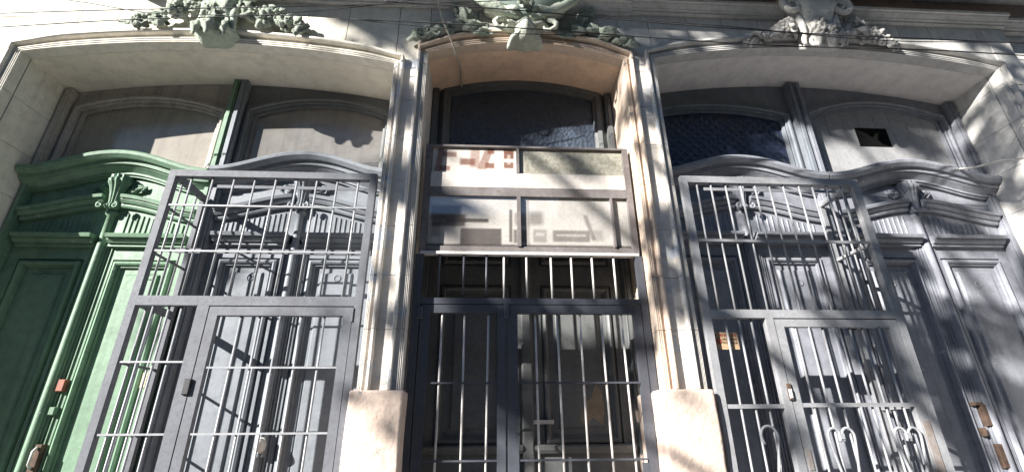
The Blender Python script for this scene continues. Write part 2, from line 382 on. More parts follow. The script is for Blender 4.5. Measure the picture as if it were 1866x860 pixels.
# ---------------------------------------------------------------- stucco cartouches
def flower_mesh(seed):
    rnd = random.Random(seed); mb = MB(); n = 5+seed % 2
    for k in range(n):
        a = 2*pi*k/n+rnd.random()*.3; L = .8+rnd.random()*.5; ring = []
        for q in range(8):
            t = 2*pi*q/8; rx = .5*L+.5*L*math.cos(t); rz = .42*math.sin(t)*(1.1-.2*math.cos(t))
            ring.append((rx*math.cos(a)-rz*math.sin(a), rx*math.sin(a)+rz*math.cos(a)))
        mb.pillow(ring, .22+.3*rnd.random(), rnd.random()*.35, 3, back=.06, fn=lambda x, z: -.12*math.cos(9*math.atan2(z, x)))
    mb.pillow([(.3*math.cos(q), .3*math.sin(q)) for q in [2*pi*i/8 for i in range(8)]], .35, -.3, 3)
    return mb
def leaf_mesh(seed):
    rnd = random.Random(seed); ring = []
    for q in range(16):
        t = 2*pi*q/16; r = 1+(.45+.2*rnd.random())*(q % 2)*(1 if 0 < q < 15 else 0)
        ring.append((.15+1.1*math.cos(t)*(1.25 if abs(math.cos(t)) > .9 else 1), .48*math.sin(t)*r))
    return MB().pillow(ring, .14, 0, 4, back=.06, fn=lambda x, z: .30*math.sin(x*2.2)-.16*math.cos(z*9)+.1*math.sin(x*9))
PROTO = {}
def sprig(kind, mt, parent, x, y, z, s, rz=0, tilt=0, pan=0):
    key = (kind, mt)
    if key not in PROTO:
        mb = (flower_mesh if kind[0] == 'flower' else leaf_mesh)(kind[1])
        me = mb.build(kind[0], mt); PROTO[key] = me.data; C.objects.unlink(me); bpy.data.objects.remove(me)
    o = bpy.data.objects.new(kind[0], PROTO[key]); C.objects.link(o); o.parent = parent
    o.location = Vector((x, y, z))-parent_loc(parent); o.scale = (s, s, s); o.rotation_euler = Euler((tilt, rz, pan), 'XYZ'); return o
def garland(parent, pts, mt, n, s0, s1, seed, spread=.05):
    rnd = random.Random(seed); pts = [Vector(p) for p in pts]
    for k in range(n):
        t = k/(n-1)*(len(pts)-1); i = min(int(t), len(pts)-2); p = pts[i].lerp(pts[i+1], t-i)
        big = 1-abs(k/(n-1)-.25)
        for rep in range(2):
            q = p+Vector((rnd.uniform(-.03, .03), rnd.uniform(-.03, .0), rnd.uniform(-spread, spread)*big))
            kind = ('flower', rnd.randrange(4)) if rnd.random() < .6 else ('leaf', rnd.randrange(2))
            sprig(kind, mt, parent, q.x, q.y, q.z, rnd.uniform(s0, s1)*(.7+.4*big), rnd.random()*6.28, rnd.uniform(-.5, .5), rnd.uniform(-.6, .6))
def spiral(cx, cz, r0, r1, a0, turns, y, w0, w1, n=26, dy=0.):
    pts = []; ws = []
    for i in range(n+1):
        t = i/n; r = r0+(r1-r0)*t; a = a0+turns*2*pi*t
        pts.append((cx+r*math.cos(a), y-dy*t, cz+r*math.sin(a))); ws.append(w0+(w1-w0)*t)
    return pts, ws

def console(xc, half, mt, label, out, rim, zc):
    """bracket-like keystone: swelling draped body between rolled edges"""
    ring = [(xc+x, z) for x, z in half]+[(xc-x, z) for x, z in half[-2:0:-1]]
    k = MB().pillow(ring, out, -.05, 8, cen=(xc, zc), back=.03, fn=lambda x, z: -.012*math.cos((x-xc)*21)+.05*math.sin((z-zc)*9)).build('cartouche', mt, BLD); k['label'] = label
    for sx in (-1, 1):
        pts = [(xc+sx*x*1.0, -.05-out*.55*math.sin(pi*min(1, .15+.8*i/(len(half)-2))), z) for i, (x, z) in enumerate(half[1:-2])]
        MB().tube(pts, [rim*(.25+.85*math.sin(pi*(.12+.88*i/(len(pts)-1)))) for i in range(len(pts))], 8).build('rim', mt, k)
    return k
# left
k = console(-1.965, [(0, 4.70), (.17, 4.70), (.155, 4.62), (.125, 4.53), (.105, 4.45), (.105, 4.39), (.12, 4.34), (.13, 4.29), (.12, 4.26), (.08, 4.245), (0, 4.245)], 'ornament_green', 'green grey draped console with flower garlands over the wide arch beside the green door', .06, .024, 4.40)
ring = [(-1.965+.15*math.cos(2*pi*i/40)*(1+.05*math.cos(6*2*pi*i/40)), 4.265+.085*math.sin(2*pi*i/40)*(1+.06*math.cos(6*2*pi*i/40))) for i in range(40)]
MB().pillow(ring, .12, -.03, 7, back=.03, fn=lambda x, z: .018*math.cos((x+1.965)*58)).build('lobe', 'ornament_green', k)
for dx, z, sc, a in ((-.085, 4.29, .075, 1.75), (0, 4.30, .085, 1.57), (.085, 4.29, .075, 1.4)): sprig(('leaf', 0), 'ornament_green', k, -1.965+dx, -.16+abs(dx)*.3, z, sc, a, .35)
for sx in (-1, 1):
    p, ws = spiral(-1.965+sx*.19, 4.60, .07, .02, pi/2, -sx*1.25, -.11, .022, .012); MB().tube(p, ws).build('scroll', 'ornament_green', k)
garland(k, [(-2.14, -.07, 4.50), (-2.3, -.06, 4.46), (-2.42, -.05, 4.39), (-2.56, -.04, 4.35)], 'ornament_green', 9, .045, .075, 3, .075)
garland(k, [(-1.79, -.07, 4.47), (-1.65, -.06, 4.45), (-1.5, -.05, 4.38), (-1.38, -.04, 4.34)], 'ornament_green', 9, .045, .075, 5, .07)
for i in range(7): sprig(('flower', i % 4), 'ornament_green', k, -1.965+random.uniform(-.07, .07), -.12+random.uniform(-.02, .02), 4.42+random.uniform(-.06, .1), .05, random.random()*6, 0, 0)
# right
k = console(2.565, [(0, 4.86), (.23, 4.86), (.215, 4.76), (.17, 4.67), (.145, 4.58), (.14, 4.50), (.145, 4.43), (.155, 4.38), (.15, 4.345), (.12, 4.33), (.06, 4.33), (0, 4.34)], 'ornament_white', 'white scrolled console with flower garlands over the wide arch with grey doors', .10, .026, 4.56)
for sx in (-1, 1):
    p, ws = spiral(2.565+sx*.20, 4.70, .085, .015, pi/2, -sx*1.6, -.14, .028, .012); MB().tube(p, ws).build('scroll', 'ornament_white', k)
    if sx > 0: continue
    p, ws = spiral(2.565-.10, 4.335, .055, .01, pi/2, -1.4, -.13, .02, .009); MB().tube(p, ws).build('scroll', 'ornament_white', k)
for i in range(9): sprig(('leaf' if i % 2 else 'flower', i % 2), 'ornament_white', k, 2.565+random.uniform(-.09, .09), -.14, 4.45+random.uniform(-.07, .12), .06, random.random()*6, 0, 0)
garland(k, [(2.40, -.07, 4.52), (2.28, -.07, 4.48), (2.14, -.05, 4.43), (2.02, -.04, 4.39)], 'ornament_white', 10, .045, .08, 8, .07)
garland(k, [(2.76, -.07, 4.58), (2.86, -.06, 4.55), (3.0, -.05, 4.48), (3.15, -.04, 4.42)], 'ornament_white', 10, .045, .08, 11, .07)
for dx, z, sc, a in ((-.07, 4.40, .08, 1.8), (.02, 4.40, .09, 1.57), (.10, 4.41, .08, 1.35)): sprig(('leaf', 0), 'ornament_white', k, 2.565+dx, -.14, z, sc, a, .35)
# centre: oval shield in a scrolled frame over a skull-like shell
cx = .262
ring = [(cx+.37*math.cos(2*pi*i/40), 4.80+.27*math.sin(2*pi*i/40)) for i in range(40)]
k = MB().pillow([(x, z) for x, z in ring], .07, -.1, 5, back=.12).build('cartouche', 'ornament_shield', BLD)
k['label'] = 'large green grey oval shield above a skull-shaped shell over the narrow central arch'
MB().tube([(x, -.1, z) for x, z in ring]+[(ring[0][0], -.1, ring[0][1])], .03, 8).build('frame', 'ornament_shield', k)
for sx in (-1, 1):
    n = 16; pts = []; ws = []
    for i in range(n+1):
        t = i/n; a = -pi/2+sx*(.12+1.25*t)
        pts.append((cx+.43*math.cos(a), -.12-.04*math.sin(pi*t), 4.80+.33*math.sin(a))); ws.append(.016+.022*math.sin(pi*min(1, t*1.02)))
    MB().tube(pts, ws, 10).build('scroll', 'ornament_green', k)
    lob = [(.03, 4.50), (.10, 4.50), (.2, 4.525), (.3, 4.57), (.33, 4.62), (.28, 4.605), (.2, 4.585), (.1, 4.575), (.04, 4.56)]
    MB().pillow([(cx+sx*x, z) for x, z in lob], .05, -.11, 4, back=.08, fn=lambda x, z: .02*math.sin(x*40)).build('lobe', 'ornament_pale', k)
    MB().tube([(cx+sx*x, y, z) for x, y, z in ((.17, -.13, 4.44), (.205, -.14, 4.425), (.228, -.15, 4.39), (.215, -.15, 4.352), (.175, -.14, 4.335), (.14, -.13, 4.35), (.135, -.13, 4.375))], [.016, .02, .019, .017, .014, .012, .009], 8).build('scroll', 'ornament_pale', k)
    for i, (dx, z, s, a) in enumerate(((.42, 4.53, .09, .9), (.47, 4.46, .085, -.1), (.36, 4.44, .08, -.35), (.5, 4.58, .07, 1.2), (.58, 4.41, .09, -.2), (.68, 4.37, .085, -.25), (.78, 4.33, .07, -.35), (.63, 4.45, .055, .2), (.3, 4.385, .06, -.2))):
        sprig(('leaf', i % 2), 'ornament_green', k, cx+sx*dx, -.05, z, s, (a if sx > 0 else pi-a)*-1 if sx > 0 else -(pi-a), random.uniform(-.3, .3), random.uniform(-.3, .3))
    for i, (dx, z) in enumerate(((.62, 4.44), (.71, 4.40), (.80, 4.36))): sprig(('flower', i), 'ornament_green', k, cx+sx*dx, -.06, z, .04, i)
for half, dp, yy, zc in (([(0, 4.475), (.1, 4.465), (.18, 4.45), (.215, 4.425), (.17, 4.41), (.1, 4.40), (0, 4.39)], .10, -.07, 4.43),
                     ([(0, 4.43), (.06, 4.43), (.085, 4.40), (.082, 4.35), (.085, 4.31), (.105, 4.28), (.135, 4.262), (.125, 4.245), (.10, 4.24), (.08, 4.255), (.05, 4.236), (.025, 4.245), (0, 4.228)], .13, -.08, 4.35)):
    ring = [(cx+x, z) for x, z in half]+[(cx-x, z) for x, z in half[-2:0:-1]]
    MB().pillow(ring, dp, yy+.03, 7, cen=(cx, zc), back=.03, fn=lambda x, z: .022*math.cos((x-cx)*48)).build('shell', 'ornament_pale', k)
MB().pillow([(cx+.05*math.cos(2*pi*i/12), 4.565+.045*math.sin(2*pi*i/12)) for i in range(12)], .07, -.16, 4).build('boss', 'ornament_green', k)
for sx in (-1, 1): MB().pillow([(cx+sx*.045+.022*math.cos(2*pi*i/8), 4.53+.022*math.sin(2*pi*i/8)) for i in range(8)], .05, -.2, 3).build('boss', 'ornament_green', k)

# ---------------------------------------------------------------- doors
def bell(xc, hw, ze, A, x): return ze+A*(1+math.cos(pi*min(1, abs(x-xc)/hw)))/2
def rect_path(x0, x1, z0, z1): return [(x0, z0), (x0, z1), (x1, z1), (x1, z0)]
CORN = [(0, .43), (0, .385), (.014, .385), (.014, .372), (.028, .372), (.045, .352), (.058, .335), (.068, .330), (.068, .318), (.098, .312), (.098, .290),
        (.122, .270), (.142, .266), (.155, .278), (.160, .30), (.160, .43)]
LOWM = [(0, .42), (0, .385), (.012, .378), (.03, .378), (.03, .366), (.05, .352), (.06, .352), (.06, .34), (.08, .335), (.088, .345), (.088, .42)]
PANM = [(0, .47), (0, .440), (.012, .440), (.016, .415), (.030, .408), (.040, .414), (.044, .428), (.055, .428), (.055, .47)]
def door(x0, x1, dz, P, T, name, label, glass, opening, tmat=None, spring=3.95, crown=4.06, group=None):
    xc = (x0+x1)/2; R = empty(name, (xc, .45, 0), label, 'door', group); tm = tmat or P; hw = (x1-x0)/2
    zend = 3.285+dz
    # frame posts, from the ground to the soffit
    for xa, xb in ((x0+.002, x0+.052), (x1-.052, x1-.002)):
        zt = min(opening.z(xa), opening.z(xb))-.004
        zp = zend+.09
        mb = MB(); mb.box(xa, xb, .365, .47, 0, zp); mb.box(xa+.012, xb-.012, .352, .3645, 0, zp-.02); mb.build('post', P, R)
        mb = MB(); mb.box(xa, xb, .365, .47, zp+.001, zt); mb.box(xa+.012, xb-.012, .352, .3645, zp+.001, zt-.02); mb.build('post', tm if (xa < xc) == (tmat == 'old_wood') else P, R)
    # leaves
    for sx in (-1, 1):
        a, b = (x0+.054, xc-.018) if sx < 0 else (xc+.018, x1-.054)
        lf = MB(); zt = 2.90+dz; st = .075
        for p, q, r, s in ((a, a+st, .02, zt), (b-st, b, .02, zt), (a+st, b-st, .02, .22), (a+st, b-st, 1.02, 1.22), (a+st, b-st, zt-.1, zt)):
            lf.box(p, q, .425, .468, r, s)
        leaf = lf.build('leaf', P, R)
        for z0, z1 in ((.22, 1.02), (1.22, zt-.1)):
            # the moulding runs round the inside of the frame; n points inwards
            MB().sweep([(a+st, z0), (b-st, z0), (b-st, z1), (a+st, z1)], PANM, closed=True).build('panel_moulding', P, leaf)
            pn = MB().box(a+st+.053, b-st-.053, .445, .462, z0+.053, z1-.053); pn.build('panel', P, leaf)
            MB().box(a+st+.10, b-st-.10, .432, .4448, z0+.10, z1-.10, bev=.010).build('panel', P, leaf)
        # vertical beads by the meeting stile
        e = b if sx < 0 else a
        mb = MB()
        for q0, q1, y in ((.004, .018, .402), (.024, .034, .412), (.045, .052, .417)): mb.box(e-sx*0+(-q1 if sx < 0 else q0), e+(-q0 if sx < 0 else q1), y, .4248, .02, zt)
        mb.build('bead', P, leaf)
        # hood over the leaf
        h = MB(); ha, hb = a+.03, b-.03
        h.sweep([(ha, 2.885+dz), (hb, 2.885+dz)], [(0, .4245), (0, .395), (.02, .395), (.02, .38), (.04, .365), (.05, .365), (.05, .345), (.072, .338), (.078, .345), (.078, .4245)])
        h.build('hood', P, R)
        # frieze with small upright flutes
        fr = MB().box(a, b, .408, .465, 2.903+dz+.06, 3.40+dz).build('frieze', P, R)
        fl = MB(); nf = 12
        for i in range(nf):
            x = a+.09+(b-a-.18)*i/(nf-1); zz = bell(xc, hw, 3.04+dz, .10, x); fl.box(x-.0065, x+.0065, .401, .4078, 2.985+dz, zz, bev=.004)
        fl.build('flute', P, fr)
        # lower wavy moulding
        aa, bb = (a+.01, xc-.055) if sx < 0 else (xc+.055, b-.01)
        MB().sweep([(aa+(bb-aa)*i/18, bell(xc, hw, 3.06+dz, .115, aa+(bb-aa)*i/18)) for i in range(19)], LOWM).build('wave_moulding', P, R)
        # leafy curl next to the capital
        for j, (dx, z, s, an) in enumerate(((.085, 3.30, .045, .4), (.12, 3.335, .04, -.2), (.15, 3.31, .032, .7))):
            sprig(('leaf', j % 2), P, R, xc+sx*dx, .392, z+dz, s, -an if sx > 0 else -(pi-an))
    # meeting post with fluted capital
    MB().lathe(xc, .405, [(.034, .02), (.034, .2), (.026, .22), (.026, 2.9+dz), (.026, 3.11+dz), (.04, 3.12+dz), (.04, 3.14+dz), (.03, 3.15+dz)], 12).build('colonnette', P, R)
    cp = MB().lathe(xc, .385, [(.030, 3.15+dz), (.044, 3.165+dz), (.044, 3.18+dz), (.033, 3.195+dz), (.037, 3.23+dz), (.045, 3.28+dz), (.058, 3.325+dz), (.074, 3.355+dz), (.076, 3.372+dz), (.066, 3.385+dz), (.066, 3.41+dz)], 28, .14, False).build('capital', P, R)
    for sx in (-1, 1):
        p, ws = spiral(xc+sx*.05, 3.165+dz, .022, .006, pi/2, -sx*1.2, .335, .010, .006, 14); MB().tube(p, ws, 6).build('volute', P, cp)
    # waved cornice
    xs = [x0+.004+(x1-x0-.008)*i/44 for i in range(45)]
    MB().sweep([(x, bell(xc, hw*.97, zend, .135, x)) for x in xs], CORN).build('cornice', P, R)
    # transom: arched head, stepped moulding, pane
    o = Opening(x0+.12, x1-.12, spring, crown); zb = zend+.12
    n = 20; xs = [x0+.053+(x1-x0-.106)*i/n for i in range(n+1)]
    top = [(x, opening.z(x)-.004) for x in xs]
    def inner(x): return o.z(min(max(x, o.x0), o.x1))
    ins = o.arc(n)
    head = MB()
    vs = [(x, .43, z) for x, z in top]+[(x, .43, z) for x, z in ins]+[(x, .49, z) for x, z in top]+[(x, .49, z) for x, z in ins]; N = n+1
    fs = []
    for i in range(n): fs += [(i, i+1, N+i+1, N+i), (2*N+i, 3*N+i, 3*N+i+1, 2*N+i+1), (N+i, N+i+1, 3*N+i+1, 3*N+i), (i, 2*N+i, 2*N+i+1, i+1)]
    fs += [(0, N, 3*N, 2*N), (n, 2*N+n, 3*N+n, N+n)]
    head.add(vs, fs)
    for p, q, ti in ((xs[0], o.x0, 0), (o.x1, xs[-1], n)):
        z0_, z1_ = (top[0][1], ins[0][1]) if ti == 0 else (ins[-1][1], top[-1][1])
        head.prism([(p, zb), (q, zb), (q, z1_), (p, z0_)], .431, .489)
    tr = head.build('transom_frame', tm, R)
    path = [(o.x0, zb)]+o.arc(22)+[(o.x1, zb)]
    MB().sweep(path, [(-.0, .50), (-.0, .415), (.016, .415), (.022, .4), (.035, .4), (.042, .412), (.055, .412), (.06, .432), (.06, .45)]).build('transom_moulding', tm, tr)
    MB().sweep(path, [(-.022, .50), (-.022, .44), (-.004, .436), (-.0005, .436), (-.0005, .50)]).build('transom_moulding', tm, tr)
    g = MB().prism([(o.x0-.0+.003, zb)]+[(x, z) for x, z in [(o.x0+.003+(o.x1-o.x0-.006)*i/20, o.z(o.x0+.003+(o.x1-o.x0-.006)*i/20)-.002) for i in range(21)]]+[(o.x1-.003, zb)], .462, .47)
    pane = g.build('pane', glass, R)
    return R, o
gd, _ = door(-3.256, -1.972, -.085, 'green_paint', None, 'double_door', 'pale green panelled double door with waved cornice and wood-framed fanlight', 'dusty_pane', OL, 'old_wood', 3.93, 4.03)
ld, _ = door(-1.968, -.694, -.06, 'grey_paint', None, 'double_door', 'smooth grey double door behind the grille next to the green door', 'dusty_grey', OL, 'dark_door', 3.95, 4.06)
r1, _ = door(1.249, 2.603, 0, 'grey_worn', None, 'double_door', 'worn grey double door with diamond glass fanlight behind the heart-scroll grille', 'glass_diamond', OR, 'grey_paint', 4.05, 4.125)
r2, o2 = door(2.607, 3.996, 0, 'grey_worn', None, 'double_door', 'worn grey double door with boarded fanlight beside the heart-scroll grille', 'board_white', OR, None, 4.07, 4.20)
# boards in the last fanlight; a black sheet paints a square hole's darkness
for i in range(8):
    a = o2.x0+.004+(o2.x1-o2.x0-.008)*i/8; b = o2.x0+.004+(o2.x1-o2.x0-.008)*(i+1)/8-.004
    MB().prism([(a, 3.42), (b, 3.42), (b, o2.z(b)-.003), (a, o2.z(a)-.003)], .452, .4615).build('board', 'board_white', r2)
MB().box(3.105, 3.385, .4495, .4518, 3.80, 3.985).build('hole_darkness', 'black_void', r2)
# hardware
def plate(par, name, x, z, w, h, mt, y=.40, t=.02):
    o = Bx(x-w/2, x+w/2, y-t, y+.03, z-h/2, z+h/2, bev=.004).build(name, mt, par); return o
k = plate(gd, 'lock_plate', -2.553, 1.90, .042, .07, 'lock_red', .402, .008); plate(gd, 'keyhole_plate', -2.553, 1.755, .034, .045, 'green_paint', .402, .008)
k = plate(gd, 'latch', -2.553, 1.50, .04, .15, 'rust', .402, .010); MB().tube([(-2.553, .39, 1.56), (-2.553, .368, 1.54), (-2.553, .368, 1.47), (-2.553, .39, 1.45)], .007).build('pull', 'steel_pale', k)
plate(gd, 'lock_plate', -2.055, 1.925, .034, .09, 'lock_yellow', .372, .010)
k = plate(ld, 'door_knob_plate', -1.30, 1.56, .035, .13, 'grey_paint', .385, .008)
MB().lathe(-1.30, .0, [(.01, 0), (.01, .001)], 6)
MB().pillow([(-1.30+.032*math.cos(2*pi*i/14), 1.56+.045*math.sin(2*pi*i/14)) for i in range(14)], .06, .37, 4).build('knob', 'steel_pale', k)
plate(r2, 'lock_plate', 3.262, 1.70, .034, .13, 'rust', .40, .012); plate(r2, 'bolt', 3.235, 1.77, .06, .022, 'rust', .40, .012)
plate(r2, 'lock_plate', 3.27, 1.46, .04, .14, 'rust', .40, .014); plate(r2, 'bolt', 3.215, 1.60, .02, .05, 'rust', .40, .012)
# small painted carving at the top of each tall panel (ring and dots)
for dd, xs in ((gd, (-2.25, -2.95)), (ld, (-1.60, -1.02)), (r1, (1.60, 2.26)), (r2, (2.96, 3.62))):
    P = dd.children[0].data.materials[0].name
    for x in xs:
        z = 2.60; p = [(x+.022*math.cos(2*pi*i/12), .431, z+.022*math.sin(2*pi*i/12)) for i in range(13)]
        MB().tube(p, .004, 5).build('carving', P, dd)

# centre door
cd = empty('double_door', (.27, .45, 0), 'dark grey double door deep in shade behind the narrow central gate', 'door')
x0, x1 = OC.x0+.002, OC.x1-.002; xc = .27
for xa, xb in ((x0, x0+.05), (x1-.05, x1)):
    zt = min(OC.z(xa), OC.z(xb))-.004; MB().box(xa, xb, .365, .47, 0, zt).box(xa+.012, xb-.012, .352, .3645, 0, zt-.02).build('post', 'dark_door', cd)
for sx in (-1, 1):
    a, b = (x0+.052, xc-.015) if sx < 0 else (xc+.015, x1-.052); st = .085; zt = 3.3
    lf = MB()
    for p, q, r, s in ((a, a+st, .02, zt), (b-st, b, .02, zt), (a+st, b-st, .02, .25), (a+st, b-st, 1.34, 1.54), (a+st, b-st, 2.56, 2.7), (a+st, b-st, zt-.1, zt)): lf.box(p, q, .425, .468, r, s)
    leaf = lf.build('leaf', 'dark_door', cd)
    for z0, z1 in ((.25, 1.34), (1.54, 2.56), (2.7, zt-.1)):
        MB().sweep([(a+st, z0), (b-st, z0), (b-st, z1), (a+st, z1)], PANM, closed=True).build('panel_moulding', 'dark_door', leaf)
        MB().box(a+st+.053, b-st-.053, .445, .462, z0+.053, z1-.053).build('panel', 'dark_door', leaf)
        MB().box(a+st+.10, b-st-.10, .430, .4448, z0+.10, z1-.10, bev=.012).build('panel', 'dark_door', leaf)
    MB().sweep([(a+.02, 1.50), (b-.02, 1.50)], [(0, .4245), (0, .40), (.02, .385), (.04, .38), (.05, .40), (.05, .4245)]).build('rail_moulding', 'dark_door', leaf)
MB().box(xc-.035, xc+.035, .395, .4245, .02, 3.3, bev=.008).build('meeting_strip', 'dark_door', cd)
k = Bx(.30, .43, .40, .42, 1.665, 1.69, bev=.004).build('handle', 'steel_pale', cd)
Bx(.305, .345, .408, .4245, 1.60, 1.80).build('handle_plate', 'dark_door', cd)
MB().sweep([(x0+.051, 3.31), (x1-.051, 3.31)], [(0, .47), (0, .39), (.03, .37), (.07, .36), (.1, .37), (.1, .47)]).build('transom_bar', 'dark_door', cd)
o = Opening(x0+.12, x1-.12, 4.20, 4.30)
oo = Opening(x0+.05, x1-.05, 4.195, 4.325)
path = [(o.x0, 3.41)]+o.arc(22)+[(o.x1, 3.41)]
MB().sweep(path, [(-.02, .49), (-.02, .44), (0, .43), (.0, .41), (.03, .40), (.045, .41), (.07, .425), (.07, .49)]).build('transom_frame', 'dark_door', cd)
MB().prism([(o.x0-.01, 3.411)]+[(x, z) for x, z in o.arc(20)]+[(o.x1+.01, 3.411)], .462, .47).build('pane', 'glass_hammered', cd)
# torn brown paper on the right leaf
pts = [(.60, 1.69), (.64, 1.65), (.68, 1.70), (.74, 1.66), (.76, 1.74), (.75, 1.86), (.71, 1.90), (.68, 1.82), (.63, 1.78)]
tag(MB().prism(pts, .4285, .4296).build('torn_paper', 'paper_brown'), 'torn brown paper stuck to the dark central door', 'paper')

# ---------------------------------------------------------------- glazed signboard above the central gate
sb = empty('signboard', (.27, .1, 2.65), 'old painted signboard and glazed display above the narrow central gate', 'sign')
YF = .10
mb = MB()
for a, b, c, d in ((-.43, -.385, 2.675, 3.47), (.945, .985, 2.675, 3.47), (.195, .22, 2.7155, 3.075), (.195, .215, 3.251, 3.4545)): mb.box(a, b, YF-.02, YF+.03, c, d)
mb.box(-.384, .944, YF-.015, YF+.03, 3.075, 3.139).box(-.384, .944, YF-.008, YF+.03, 2.675, 2.715).box(-.384, .944, YF-.02, YF+.03, 3.455, 3.47)
mb.build('frame', 'frame_brown', sb)
MB().box(.826, .84, YF-.021, YF+.025, 2.7155, 3.074).build('mullion', 'frame_brown', sb)
MB().box(-.384, .944, YF-.016, YF+.028, 3.1395, 3.25).build('ledge', 'paper_pale', sb)
MB().box(.2255, .944, YF+.0, YF+.012, 3.2505, 3.454).build('pane', 'mosaic_glass', sb)
cm = bpy.data.materials.new('clear_glass'); cm.use_nodes = True; cn = cm.node_tree; MATS['clear_glass'] = cm
tb = cn.nodes.new('ShaderNodeBsdfTransparent'); gb = cn.nodes.new('ShaderNodeBsdfGlossy'); gb.inputs['Roughness'].default_value = .04
mx = cn.nodes.new('ShaderNodeMixShader')
mx.inputs[0].default_value = .07; cn.links.new(tb.outputs[0], mx.inputs[1]); cn.links.new(gb.outputs[0], mx.inputs[2]); cn.links.new(mx.outputs[0], cn.nodes['Material Output'].inputs[0])
for a, b in ((-.383, .2025), (.2135, .8255), (.8405, .944)): MB().box(a, b, YF-.006, YF-.003, 2.7155, 3.0745).build('pane', 'clear_glass', sb)
def print_mat(name, pale, dark, patch):
    """faded print: the colour attribute "print" carries the ink, noise wears it off"""
    m = mat(name, pale, tuple(k*.8 for k in pale), 8, .65, .15, 60, .35, tuple(k*.55 for k in pale)); n = m.node_tree.nodes; L = m.node_tree.links.new
    b = n['Principled BSDF']; src = b.inputs['Base Color'].links[0].from_socket
    a = n.new('ShaderNodeAttribute'); a.attribute_name = 'print'; q = n.new('ShaderNodeTexNoise'); q.inputs['Scale'].default_value = 22; q.inputs['Detail'].default_value = 8
    r = n.new('ShaderNodeMapRange'); r.inputs[1].default_value = .3; r.inputs[2].default_value = .5; r.inputs[3].default_value = patch; L(q.outputs['Fac'], r.inputs[0])
    mu = n.new('ShaderNodeMath'); mu.operation = 'MULTIPLY'; L(a.outputs['Fac'], mu.inputs[0]); L(r.outputs[0], mu.inputs[1])
    x = n.new('ShaderNodeMix'); x.data_type = 'RGBA'; L(mu.outputs[0], x.inputs[0]); L(src, x.inputs[6]); x.inputs[7].default_value = (*dark, 1); L(x.outputs[2], b.inputs['Base Color'])
print_mat('display_print', (.56, .525, .485), (.045, .033, .03), .95); print_mat('sign_print', (.62, .56, .50), (.13, .04, .02), .85)
def printed(name, mt, x0, x1, z0, z1, y, marks, nx, nz):
    """a flat sheet whose print is given in photo pixels: (u0, u1, v0, v1, ink, blur, slant)"""
    mb = MB(); vs = [(x0+(x1-x0)*i/nx, y, z0+(z1-z0)*j/nz) for j in range(nz+1) for i in range(nx+1)]
    mb.add(vs, [(j*(nx+1)+i, j*(nx+1)+i+1, (j+1)*(nx+1)+i+1, (j+1)*(nx+1)+i) for j in range(nz) for i in range(nx)])
    mb.box(x0, x1, y+.001, y+.008, z0, z1)
    o = mb.build(name, mt, sb, recalc=False); at_ = o.data.attributes.new('print', 'FLOAT', 'POINT')
    W = []
    for u0, u1, v0, v1, ink, bl, sl in marks:
        a, b = at((u0+u1)/2, v1, y), at((u0+u1)/2, v0, y); hw = (at(u1, v1, y).x-at(u0, v1, y).x)/2
        W.append((a.x, hw, a.z, b.z, ink, bl*.0034, sl*.0034))
    ss = lambda t: 0 if t <= 0 else 1 if t >= 1 else t*t*(3-2*t)
    for k, (x, _, z) in enumerate(vs):
        t = 0.
        for cx_, hw, za, zb_, ink, bl, sl in W:
            xx = cx_+sl*((z-za)/(zb_-za)-.5)
            f = ss((hw-abs(x-xx))/bl+.5)*ss(((zb_-za)/2-abs(z-(za+zb_)/2))/bl+.5)
            t = t+(1-t)*f*ink if ink > 0 else t*(1+f*ink)
        at_.data[k].value = t
    return o
printed('display_sheet', 'display_print', -.384, .944, 2.7155, 3.0745, YF+.006, [
 (784, 840, 374, 400, .9, 9, 0), (786, 848, 390, 412, .85, 7, 0), (812, 890, 398, 405, .9, 3, 0), (784, 803, 405, 432, .5, 10, 0), (838, 914, 416, 448, .88, 4, 0), (848, 912, 406, 415, -.9, 3, 0),
 (928, 934, 382, 441, .8, 3, 0), (938, 957, 388, 411, .6, 8, 0), (936, 960, 418, 443, .75, 4, 0), (964, 990, 386, 410, .6, 14, 0), (972, 997, 418, 442, .45, 5, 0), (976, 992, 424, 430, -.7, 3, 0),
 (1008, 1076, 420, 441, .65, 5, 0), (1014, 1068, 427, 431, -.6, 3, 0), (1072, 1080, 392, 438, .5, 4, -14), (1080, 1100, 420, 440, .35, 8, 0), (770, 1160, 446, 462, .9, 5, 0), (960, 966, 365, 450, .4, 4, 0)], 200, 60)
printed('sign_panel', 'sign_print', -.384, .1945, 3.2505, 3.4545, YF, [
 (794, 806, 268, 312, .75, 5, 6), (806, 832, 277, 286, .75, 5, 0), (800, 820, 302, 311, .8, 5, 0), (838, 866, 289, 301, .85, 6, 0), (856, 874, 272, 306, .6, 7, 0), (876, 892, 274, 309, .7, 5, 14), (888, 901, 271, 281, .9, 4, 0),
 (884, 901, 297, 307, .9, 4, 0), (918, 936, 273, 290, .95, 3, 0), (918, 936, 296, 307, .9, 3, 0), (924, 930, 282, 300, -.5, 4, 0), (946, 950, 272, 315, .6, 3, 0), (780, 786, 268, 318, .4, 4, 0)], 120, 44)

